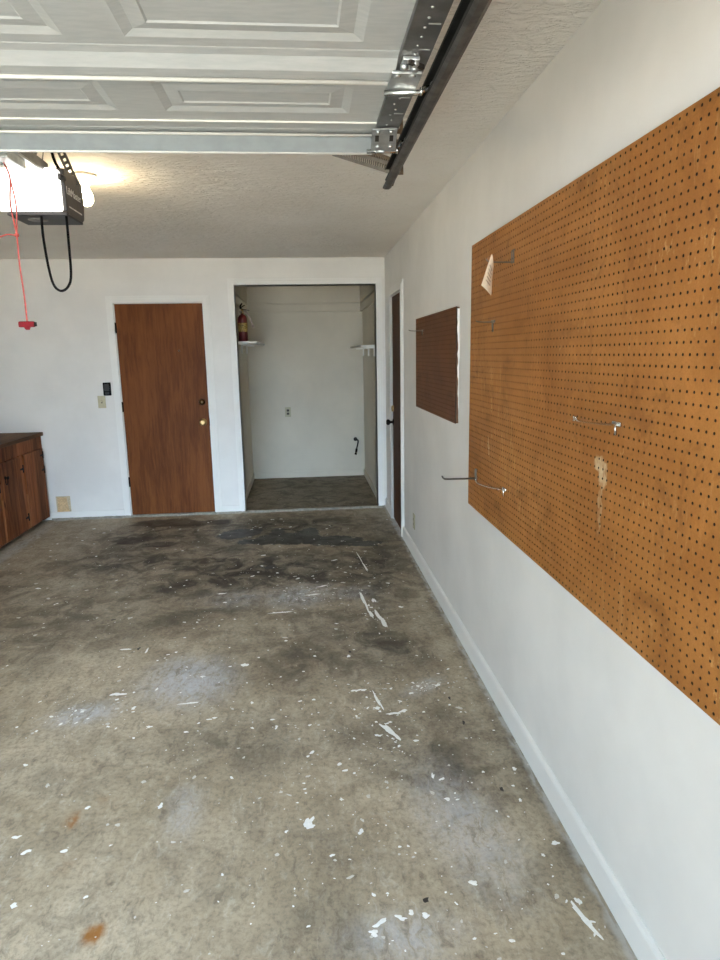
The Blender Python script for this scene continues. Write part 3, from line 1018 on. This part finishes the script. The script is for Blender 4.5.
hook('wire hook on the big pegboard with a paper tag hung on it', -3.90, 1.866, .105, False, M_dwire, .012)
hook('small dark hook near the far edge of the big pegboard, below the paper tag', -3.66, 1.661, .075, False, M_dwire, .006, .0026, .04, up=False)
hook('silver hook near the middle of the big pegboard, above the torn pale spot', -4.765, 1.350, .116, True, M_chrome, .014, .0022, .027, up=False, rise=.010)
hook('double wire hook low at the far edge of the big pegboard, reaching out past it', -3.44, .957, .165, True, M_dwire, .015, .0028)
hook('silver hook low on the big pegboard, right of the double wire hook', -3.865, .992, .122, False, M_chrome, .024, .0034, .028, up=False, rise=.024)
hook('thin dark hook on the smaller pegboard', -2.08, 1.683, .095, False, M_dwire, .008, .0026, .03, xf=SX, up=False)

tg = thing('paper_tag', 'creased paper tag hanging from the top wire hook of the big pegboard', 'tag', (-.112, -3.92, 1.88))
nu, nv = 5, 8
c00, c10, c11, c01 = Vector((-.112, -3.928, 1.893)), Vector((-.098, -3.905, 1.850)), Vector((-.104, -3.90, 1.745)), Vector((-.150, -3.925, 1.782))
b = MB()
for side in (0, 1):
    g = []
    for i in range(nu + 1):
        for j in range(nv + 1):
            u, v = i / nu, j / nv
            p = (c00 * (1 - u) + c10 * u) * (1 - v) + (c01 * (1 - u) + c11 * u) * v
            p += Vector((0, -.006 * math.sin(math.pi * u) + .003 * math.sin(5 * v) + side * .0008, 0))
            g.append(b.bm.verts.new(p))
    for i in range(nu):
        for j in range(nv):
            a = i * (nv + 1) + j
            b.bm.faces.new((g[a], g[a + nv + 1], g[a + nv + 2], g[a + 1])).smooth = True
b.build('sheet', M_paper, tg, recalc=False)
b = MB()
for k in range(5):
    v = .28 + k * .12
    p0 = (c00 * .8 + c10 * .2) * (1 - v) + (c01 * .8 + c11 * .2) * v
    p1 = (c00 * .3 + c10 * .7) * (1 - v) + (c01 * .3 + c11 * .7) * v
    dd = Vector((0, -.0075 + .003 * math.sin(5 * v), 0))
    b.bar(p0 + dd, p1 + dd, .001, .004)
b.build('print_lines', M_print, tg)

# ------------------------------------------------------------------ low cabinet on the left
cb = thing('base_cabinet', 'dark stained wooden base cabinet with plank doors in the left corner', 'cabinet', (-3.58, -1.1, 0))
CX, CY0 = -3.322, -2.2
b = MB()
b.box((XL + .003, CY0, .08), (CX - .020, -.004, .83))
b.box((XL + .003, CY0 + .01, 0), (CX - .075, -.006, .08))
b.build('carcass', M_cab, cb)
b = MB()
b.box((CX - .020, CY0, .715), (CX, -.004, .832), .003)
b.box((CX - .020, -.050, .062), (CX - .002, -.004, .715), .003)
for y in (-.495, -.965, -1.435, -1.905):
    b.box((CX - .020, y - .02, .062), (CX - .004, y + .02, .715), .002)
b.box((CX - .020, CY0, .040), (CX - .004, -.004, .082), .003)
b.build('face_frame', M_cab, cb)
rr = random.Random(5)
for k, (ya, yb) in enumerate(((-.478, -.045), (-.955, -.500), (-1.43, -.975), (-1.905, -1.45))):
    dr = MB()
    n = 3
    w = (yb - ya) / n
    for i in range(n):
        z0 = .052 + rr.uniform(-.006, .006)
        dr.box((CX, ya + i * w + .0015, z0), (CX + .019 + rr.uniform(-.002, .002), ya + (i + 1) * w - .0015, .712 + rr.uniform(-.004, .004)), .002)
    dr.box((CX - .0005, ya + .01, .13), (CX + .004, yb - .01, .20)); dr.box((CX - .0005, ya + .01, .55), (CX + .004, yb - .01, .62))
    dr = dr.build('cabinet_door', M_cab, cb)
    e = MB().box((CX + .002, ya - .004, .055), (CX + .021, ya + .001, .36 + .05 * k), .001).build('worn_edge', M_raw, dr)
    e['label'] = 'worn orange edge of the plank door'
    for z in (.655, .515) if k % 2 == 0 else (.60, .16):
        hb = MB()
        hb.box((CX + .018, yb - .020, z - .035), (CX + .024, yb - .004, z + .035), .001)
        hb.prism([(yb - .020, z - .012), (yb - .075, z - .004), (yb - .075, z + .004), (yb - .020, z + .012)], 0, CX + .019, CX + .023)
        hb.build('hinge', M_black, dr)
    if k:
        hb = MB()
        yk = yb - .38 if k != 1 else -.872
        hb.lathe([(0, 0), (.016, 0), (.015, .004), (.007, .008), (.007, .018), (.014, .024), (.012, .030), (0, .032)], (CX + .020, yk, .585), (1, 0, 0), 16)
        hb.tube([(CX + .030, yk + .02 * math.cos(a), .555 + .028 * math.sin(a)) for a in np.linspace(0, 2 * math.pi, 17)], .0035, 8)
        hb.build('ring_pull', M_black, dr)
ct = MB()
ct.box((XL + .002, CY0 - .01, .832), (-3.298, -.002, .866), .004)
ct.build('countertop', M_cabtop, cb)

# ------------------------------------------------------------------ overhead garage door
DXR, DXL = -.544, -2.974
DZi = 2.13                                   # underside of the sheets
gd = thing('garage_door', 'white panelled overhead garage door rolled up under the ceiling', 'garage door', (-1.75, -5.3, DZi))


def section(ya, yb, py0, py1):
    """one door section seen from below, ya (doorway side) < yb (house side)"""
    b = MB()
    pw, gap = .448, .112
    xs = [-.682 - k * (pw + gap) for k in range(4)]
    xe = sorted([DXL, DXR] + xs + [x - pw for x in xs])
    ye = [ya, py0, py1, yb]
    prof = [(0, 0), (.020, .0055), (.050, .0015), (.054, .004), (.060, .004)]
    for i in range(len(xe) - 1):
        for j in range(3):
            x0, x1, y0, y1 = xe[i], xe[i + 1], ye[j], ye[j + 1]
            is_p = j == 1 and any(abs(x1 - x) < 1e-6 for x in xs)
            if not is_p:
                v = [b.bm.verts.new((x, y, DZi)) for x, y in ((x0, y0), (x0, y1), (x1, y1), (x1, y0))]
                b.bm.faces.new(v)
            else:
                rings = []
                for o, h in prof:
                    rings.append([b.bm.verts.new((x, y, DZi + h)) for x, y in ((x0 + o, y0 + o), (x0 + o, y1 - o), (x1 - o, y1 - o), (x1 - o, y0 + o))])
                for p in range(len(rings) - 1):
                    for k in range(4):
                        b.bm.faces.new((rings[p][k], rings[p][(k + 1) % 4], rings[p + 1][(k + 1) % 4], rings[p + 1][k]))
                b.bm.faces.new(rings[-1])
    # outer skin and edges
    b.box((DXL, ya + .001, DZi + .030), (DXR, yb - .001, DZi + .042))
    for y0, y1 in ((ya + .001, ya + .006), (yb - .006, yb - .001)):
        b.box((DXL, y0, DZi + .001), (DXR, y1, DZi + .031))
    s = b.build('door_section', M_gdoor, gd, recalc=False)
    # rolled rails along both long edges
    r = MB()
    r.prism([(ya, DZi + .001), (ya, DZi - .016), (ya + .012, DZi - .018), (ya + .030, DZi - .010), (ya + .042, DZi + .001)], 0, DXL, -.606)
    r.build('bottom_rail', M_gdoor, s)
    r = MB()
    r.prism([(yb, DZi + .001), (yb, DZi - .017), (yb - .012, DZi - .019), (yb - .040, DZi - .017), (yb - .074, DZi - .003), (yb - .098, DZi - .001), (yb - .104, DZi + .001)], 0, DXL, -.606)
    r.build('top_rail', M_gdoor, s)
    r = MB()
    r.tube([(DXL, ya + .004, DZi - .019), (-.606, ya + .004, DZi - .019)], .0050, 8)
    r.build('rolled_hem', M_hem, s)
    # dark end stile with punched dots
    st = MB()
    st.box((-.606, ya + .002, DZi - .012), (-.546, yb - .002, DZi + .001), .002)
    for y in np.arange(ya + .07, yb - .04, .035):
        st.lathe([(0, 0), (.0032, 0), (.0022, .0015), (0, .0018)], (-.578 + .004 * math.sin(y * 90), float(y), DZi - .012), (0, 0, -1), 8, 1)
    for y in (ya + .10, ya + .2, ya + .30, ya + .4):
        st.box((-.574, y, DZi - .0128), (-.552, y + .003, DZi - .0118), 0, 1)
    st.build('end_stile', [M_dsteel, M_galv], s)
    return s


YJ, sec = -4.838, .537
secs = [section(YJ, -4.385, -4.768, -4.598)]
for k in range(3):
    yb = YJ - .002 - k * sec
    secs.append(section(yb - sec + .002, yb, yb - sec + .112, yb - .132))
# strut across the top edge
b = MB()
ZS, Y0s = 2.090, -4.474
b.prism([(Y0s, DZi - .010), (-4.416, ZS), (-4.412, ZS), (-4.395, DZi - .008)], 0, DXL, -.606)
o = b.build('strut', M_strut, gd)
b = MB()
b.tube([(DXL, Y0s - .004, DZi - .013), (-.606, Y0s - .004, DZi - .013)], .0036, 8)
b.tube([(DXL, -4.414, ZS), (-.606, -4.414, ZS)], .0040, 8)
b.box((DXL, -4.540, DZi - .004), (-.606, -4.534, DZi + .001), .001)
b.build('strut_lip', M_hem, o)


def roller(y, z, x0, x1, zw, parent):
    """short axle rising a little into the channel, with its wheel inside it"""
    b = MB()
    b.tube([(x0, y, z), (-.546, y, z + .002), (-.528, y, zw - .001), (x1, y, zw)], .0058, 10)
    b.lathe([(0, -.004), (.0085, -.003), (.0085, .003), (0, .004)], (-.540, y, z + .004), (1, 0, 0), 12)
    b.build('roller_stem', M_chrome, parent)
    b = MB()
    b.lathe([(0, 0), (.010, 0), (.0125, .003), (.0125, .008), (.010, .011), (0, .011)], (x1 - .008, y, zw), (1, 0, 0), 18)
    b.build('wheel', M_galv, parent)


# top bracket with two slots, hinge plates at the joints
tb = MB()
TA, TB = Vector((-.586, -4.548, DZi - .018)), Vector((-.578, -4.458, 2.084))
tb.bar(TA, TB, .066, .005, up=(0, 0, 1), bevel=.001)
td = (TB - TA).normalized()
ts = td.cross(Vector((0, 0, 1))).normalized()
tn = ts.cross(td)
for q in (-.019, .019):
    mm = Matrix((ts, td, tn)).transposed().to_4x4()
    mm.translation = TA + ts * q + td * .036 - tn * .0022
    tb.box((-.005, -.012, -.0012), (.005, .012, .0012), 0, 1, mm)
    for e in (.008, .070):
        tb.lathe([(0, 0), (.006, 0), (.006, .004), (.003, .006), (0, .006)], TA + ts * q * .9 + td * e - tn * .002, -tn, 6)
tb.tube([(-.600, -4.458, 2.084), (-.560, -4.458, 2.084)], .0055, 10)
o = tb.build('top_bracket', [M_galv, M_slot], gd)
roller(-4.456, 2.083, -.624, -.512, 2.108, o)
for k in range(3):
    yj = YJ - k * sec
    hp = MB()
    hp.box((-.616, yj - .062, DZi - .026), (-.552, yj + .022, DZi - .020), .002)
    for x, y in ((-.603, yj - .048), (-.572, yj - .050), (-.594, yj - .085), (-.575, yj - .100), (-.572, yj - .078)):
        hp.lathe([(0, -.006), (.0085, -.006), (.0085, .002), (.005, .005), (0, .005)], (x, y, DZi - .024), (0, 0, -1), 8)
    hp.box((-.600, yj - .11, DZi - .020), (-.566, yj - .062, DZi - .012), .002)
    hp.bar((-.588, yj - .112, DZi - .024), (-.556, yj - .088, DZi - .024), .007, .008, mi=1)
    o = hp.build('roller_hinge', [M_galv, M_slot], gd)
    roller(yj + .020, DZi - .033, -.622, -.512, 2.109, o)

# ------------------------------------------------------------------ track on the right of the door
tr = thing('door_track', 'dark steel overhead door track running along the right of the raised door', 'track', (-.49, -5.0, 2.10))
ZB, ZT2 = 2.092, 2.128
def csec(px, pz):  # channel profile in (x,z), opening towards -x
    return px, pz
b = MB()
prof = [(-.529, ZB + .004), (-.526, ZB), (-.505, ZB), (-.499, ZB + .006), (-.499, ZT2 - .006), (-.505, ZT2), (-.528, ZT2), (-.530, ZT2 - .003)]
def sweep(path_frames, th=.0025):
    rings = []
    for (o, ex_, ez_) in path_frames:
        ring = []
        for x, z in prof:
            ring.append(b.bm.verts.new(Vector((x, 0, 0)) + o + ez_ * (z - ZB)))
        rings.append(ring)
    for i in range(len(rings) - 1):
        for k in range(len(prof) - 1):
            b.bm.faces.new((rings[i][k], rings[i][k + 1], rings[i + 1][k + 1], rings[i + 1][k]))
fr = [(Vector((0, -4.12, ZB)), None, Vector((0, 0, 1))), (Vector((0, -6.28, ZB)), None, Vector((0, 0, 1)))]
for k in range(1, 9):
    a = k / 8 * math.pi / 2
    fr.append((Vector((0, -6.28 - .34 * math.sin(a), ZB - .34 * (1 - math.cos(a)))), None, Vector((0, -math.sin(a), math.cos(a)))))
fr.append((Vector((0, -6.62, .01)), None, Vector((0, -1, 0))))
sweep(fr)
o = b.build('rail', M_track, tr, recalc=False)
md = o.modifiers.new('thick', 'SOLIDIFY'); md.thickness = .003; md.offset = 0
b = MB()
b.prism([(-.527, ZB - .002), (-.520, ZB - .006), (-.506, ZB - .006), (-.498, ZB - .001), (-.4965, ZB + .012), (-.499, ZB + .014), (-.502, ZB + .002), (-.527, ZB + .001)], 1, -6.28, -4.035)
b.build('lower_lip', simple('grey_track_lip', srgb(92, 90, 86), .45, .7, .3, 30), tr)  # lip in a lighter grey than the rail


def perforated(a, bb, w, name, mat, parent, up=(0, 1, 0), pitch=.030):
    """slotted angle strap from a to b: flat bar with real oblong holes, plus a lip"""
    a, bb = Vector(a), Vector(bb)
    d = bb - a
    L = d.length
    d.normalize()
    s = d.cross(Vector(up)).normalized()
    u = s.cross(d)
    m = MB()
    n = max(2, int(L / pitch))
    p = L / n
    t = .0022
    for i in range(n):
        y0 = i * p
        for (xa, xb, ya, yb) in ((-w / 2, -w * .18, 0, p), (w * .18, w / 2, 0, p), (-w * .18, w * .18, 0, p * .24), (-w * .18, w * .18, p * .76, p)):
            mm = Matrix((s, d, u)).transposed().to_4x4()
            mm.translation = a
            m.box((xa, y0 + ya, -t / 2), (xb, y0 + yb, t / 2), 0, 0, mm)
    mm = Matrix((s, d, u)).transposed().to_4x4(); mm.translation = a
    for i in range(n):
        for (za, zb, ya, yb) in ((0, w * .3, 0, p), (w * .66, w, 0, p), (w * .3, w * .66, 0, p * .24), (w * .3, w * .66, p * .76, p)):
            m.box((w / 2 - t, i * p + ya, za), (w / 2, i * p + yb, zb), 0, 0, mm)
    return m.build(name, mat, parent)


perforated((-.499, -4.13, ZB + .02), (-.499, -4.13, H), .030, 'hanger_strap', M_brown_steel, tr, (1, 0, 0))
perforated((-.516, -4.13, ZT2 + .002), (-.65, -3.22, H), .036, 'brace', M_dsteel, tr, (1, 0, 0))
perforated((-.512, -4.16, ZT2 + .006), (-.58, -3.30, H), .032, 'brace', M_brown_steel, tr, (1, 0, 0))
b = MB()
b.prism([(-4.14, ZB + .005), (-4.07, ZB - .004), (-4.06, ZB + .03), (-4.14, ZT2)], 0, -.500, -.496)
b.build('end_plate', M_brown_steel, tr)

# ------------------------------------------------------------------ garage door opener
op = thing('door_opener', 'garage door opener with a glowing white lens, hung under the ceiling', 'door opener', (-1.90, -3.3, 2.14))
OXa, OXb = -2.02, -1.776
b = MB()
b.prism([(-3.385, 2.158), (-3.37, 2.142), (-3.195, 2.142), (-3.175, 2.155), (-3.155, 2.235), (-3.165, 2.300), (-3.20, 2.318), (-3.385, 2.318)], 0, OXa, OXb)
b.build('housing', M_opener, op)
b = MB()
b.box((OXa + .002, -3.395, 2.132), (OXb - .002, -3.185, 2.144), .004)
b.build('base_plate', M_openerb, op)
b = MB()
b.box((-2.045, -3.440, 2.146), (-1.790, -3.384, 2.308), .014, seg=3)
o = b.build('lens', M_lens, op); o['label'] = 'glowing white light lens'
b = MB()
b.tube([(OXb - .012, -3.425, 2.278), (OXb - .002, -3.390, 2.276)], [.012, .013], 12)
b.box((-1.789, -3.392, 2.150), (OXb, -3.378, 2.312), .003)
b.build('lens_frame', M_openerb, op)
b = MB(); b.lathe([(0, 0), (.040, 0), (.040, .002), (0, .0022)], (-1.93, -3.30, 2.132), (0, 0, -1), 20)
b.build('caution_label', simple('grey_label', srgb(120, 118, 112), .5, 0, .2, 50), op)
cu = bpy.data.curves.new('opener_lettering', 'FONT')
cu.body = 'LiftMaster'
cu.size = .044
cu.extrude = .0006
to = bpy.data.objects.new('opener_lettering', cu)
COL.objects.link(to)
bpy.context.view_layer.update()
me = bpy.data.meshes.new_from_object(to.evaluated_get(bpy.context.evaluated_depsgraph_get()))
bpy.data.objects.remove(to)
lt = bpy.data.objects.new('lettering', me)
COL.objects.link(lt)
me.materials.clear()
me.materials.append(M_white)
lt.parent = op
lt.matrix_local = Matrix.Translation(Vector((OXb + .0006, -3.378, 2.222)) - Vector(op.location)) @ Matrix(((0, 0, 1, 0), (1, 0, 0, 0), (0, 1, 0, 0), (0, 0, 0, 1)))
MB().box((OXb - .001, -3.36, 2.170), (OXb + .0006, -3.20, 2.176)).build('side_stripe', M_white, op)
perforated((OXb + .002, -3.245, 2.285), (-1.845, -3.185, H), .034, 'hanger_strap', M_dsteel, op, (0, 1, 0), .028)
perforated((OXa - .002, -3.245, 2.285), (-1.96, -3.185, H), .034, 'hanger_strap', M_dsteel, op, (0, 1, 0), .028)
b = MB()
b.tube(curve_pts([(-1.800, -3.36, 2.316), (-1.815, -3.365, 2.35), (-1.828, -3.355, 2.40), (-1.836, -3.34, H - .001)]), .006, 8)
b.tube(curve_pts([(-1.90, -3.30, 2.316), (-1.885, -3.30, 2.38), (-1.872, -3.30, H - .001)]), .0018, 6)
b.build('power_cord', M_blackpl, op)
b = MB()
b.tube(curve_pts([(-1.888, -3.375, 2.142), (-1.889, -3.378, 2.05), (-1.880, -3.38, 1.93), (-1.866, -3.38, 1.855), (-1.838, -3.38, 1.829), (-1.806, -3.38, 1.848), (-1.790, -3.38, 1.90), (-1.787, -3.378, 2.05), (-1.787, -3.375, 2.142)], 8), .0052, 10)
o = b.build('cable_loop', M_blackpl, op); o['label'] = 'black cable looping down below the opener'
# rail to the front wall, door arm
b = MB()
b.box((-1.868, YF + .02, 2.288), (-1.836, -3.385, 2.296), .001, 1)
b.box((-1.842, YF + .02, 2.296), (-1.836, -3.385, 2.335), .001)
b.box((-1.868, YF + .02, 2.296), (-1.864, -3.385, 2.335), .001, 1)
b.build('rail', [M_dsteel, M_galv], op)
b = MB()
b.box((-1.895, -3.76, 2.255), (-1.845, -3.60, 2.300), .004)
b.box((-1.935, -3.74, 2.262), (-1.888, -3.64, 2.312), .004)
for y in (-3.73, -3.66):
    b.lathe([(0, 0), (.009, 0), (.009, .006), (0, .008)], (-1.91, y, 2.262), (0, 0, -1), 8)
o = b.build('trolley', M_galv, op)
b = MB()
b.tube(curve_pts([(-1.93, -3.72, 2.275), (-1.93, -3.95, 2.252), (-1.93, -4.20, 2.200), (-1.93, -4.36, 2.175)], 6), .010, 8)
b.build('door_arm', M_galv, op)

rp = thing('release_cord', 'red emergency release cord with a red handle, hanging in front of the opener lens', 'pull cord', (-1.87, -3.70, 1.676))
b = MB()
b.tube(curve_pts([(-1.885, -3.70, 2.2535), (-1.868, -3.702, 2.20), (-1.878, -3.70, 2.11), (-1.868, -3.70, 2.0), (-1.870, -3.70, 1.9), (-1.866, -3.70, 1.78), (-1.866, -3.70, 1.684)], 6), .0032, 8)
b.tube(curve_pts([(-1.868, -3.702, 2.20), (-1.858, -3.70, 2.10), (-1.868, -3.70, 2.0)], 6), .0028, 8)
b.tube(curve_pts([(-1.868, -3.70, 1.998), (-1.90, -3.70, 2.003), (-1.945, -3.70, 1.994), (-2.02, -3.70, 2.02), (-1.99, -3.70, 2.14), (-1.90, -3.70, 2.2515)], 6), .0028, 8)
b.lathe([(0, -.008), (.006, -.006), (.008, 0), (.006, .006), (0, .008)], (-1.868, -3.70, 2.0), (0, 0, 1), 10)
b.build('rope', M_rope, rp)
b = MB()
b.box((-1.898, -3.708, 1.664), (-1.838, -3.692, 1.686), .006, seg=3)
b.prism([(-1.880, 1.665), (-1.856, 1.665), (-1.862, 1.654), (-1.872, 1.654)], 1, -3.705, -3.695)
b.build('pull_handle', M_redpl, rp)
MB().box((-1.840, -3.7075, 1.667), (-1.833, -3.6925, 1.683), .002).build('handle_end', M_black, rp)

# ------------------------------------------------------------------ bare ceiling bulb
bl = thing('ceiling_lamp', 'bare glowing warm bulb in a porcelain holder on the ceiling, behind the opener', 'ceiling light', (-1.862, -2.82, H))
B0 = (-1.862, -2.82, H)
MB().lathe([(0, 0), (.056, 0), (.058, .006), (.050, .014), (.034, .020), (.029, .042), (.022, .046), (0, .046)], B0, (0, 0, -1), 28).build('lamp_holder', M_porc, bl)
MB().lathe([(.0135, .044), (.015, .056), (.020, .072), (.0285, .090), (.0325, .108), (.0315, .124), (.024, .139), (.012, .147), (0, .149)], B0, (0, 0, -1), 28).build('bulb', M_bulb, bl)
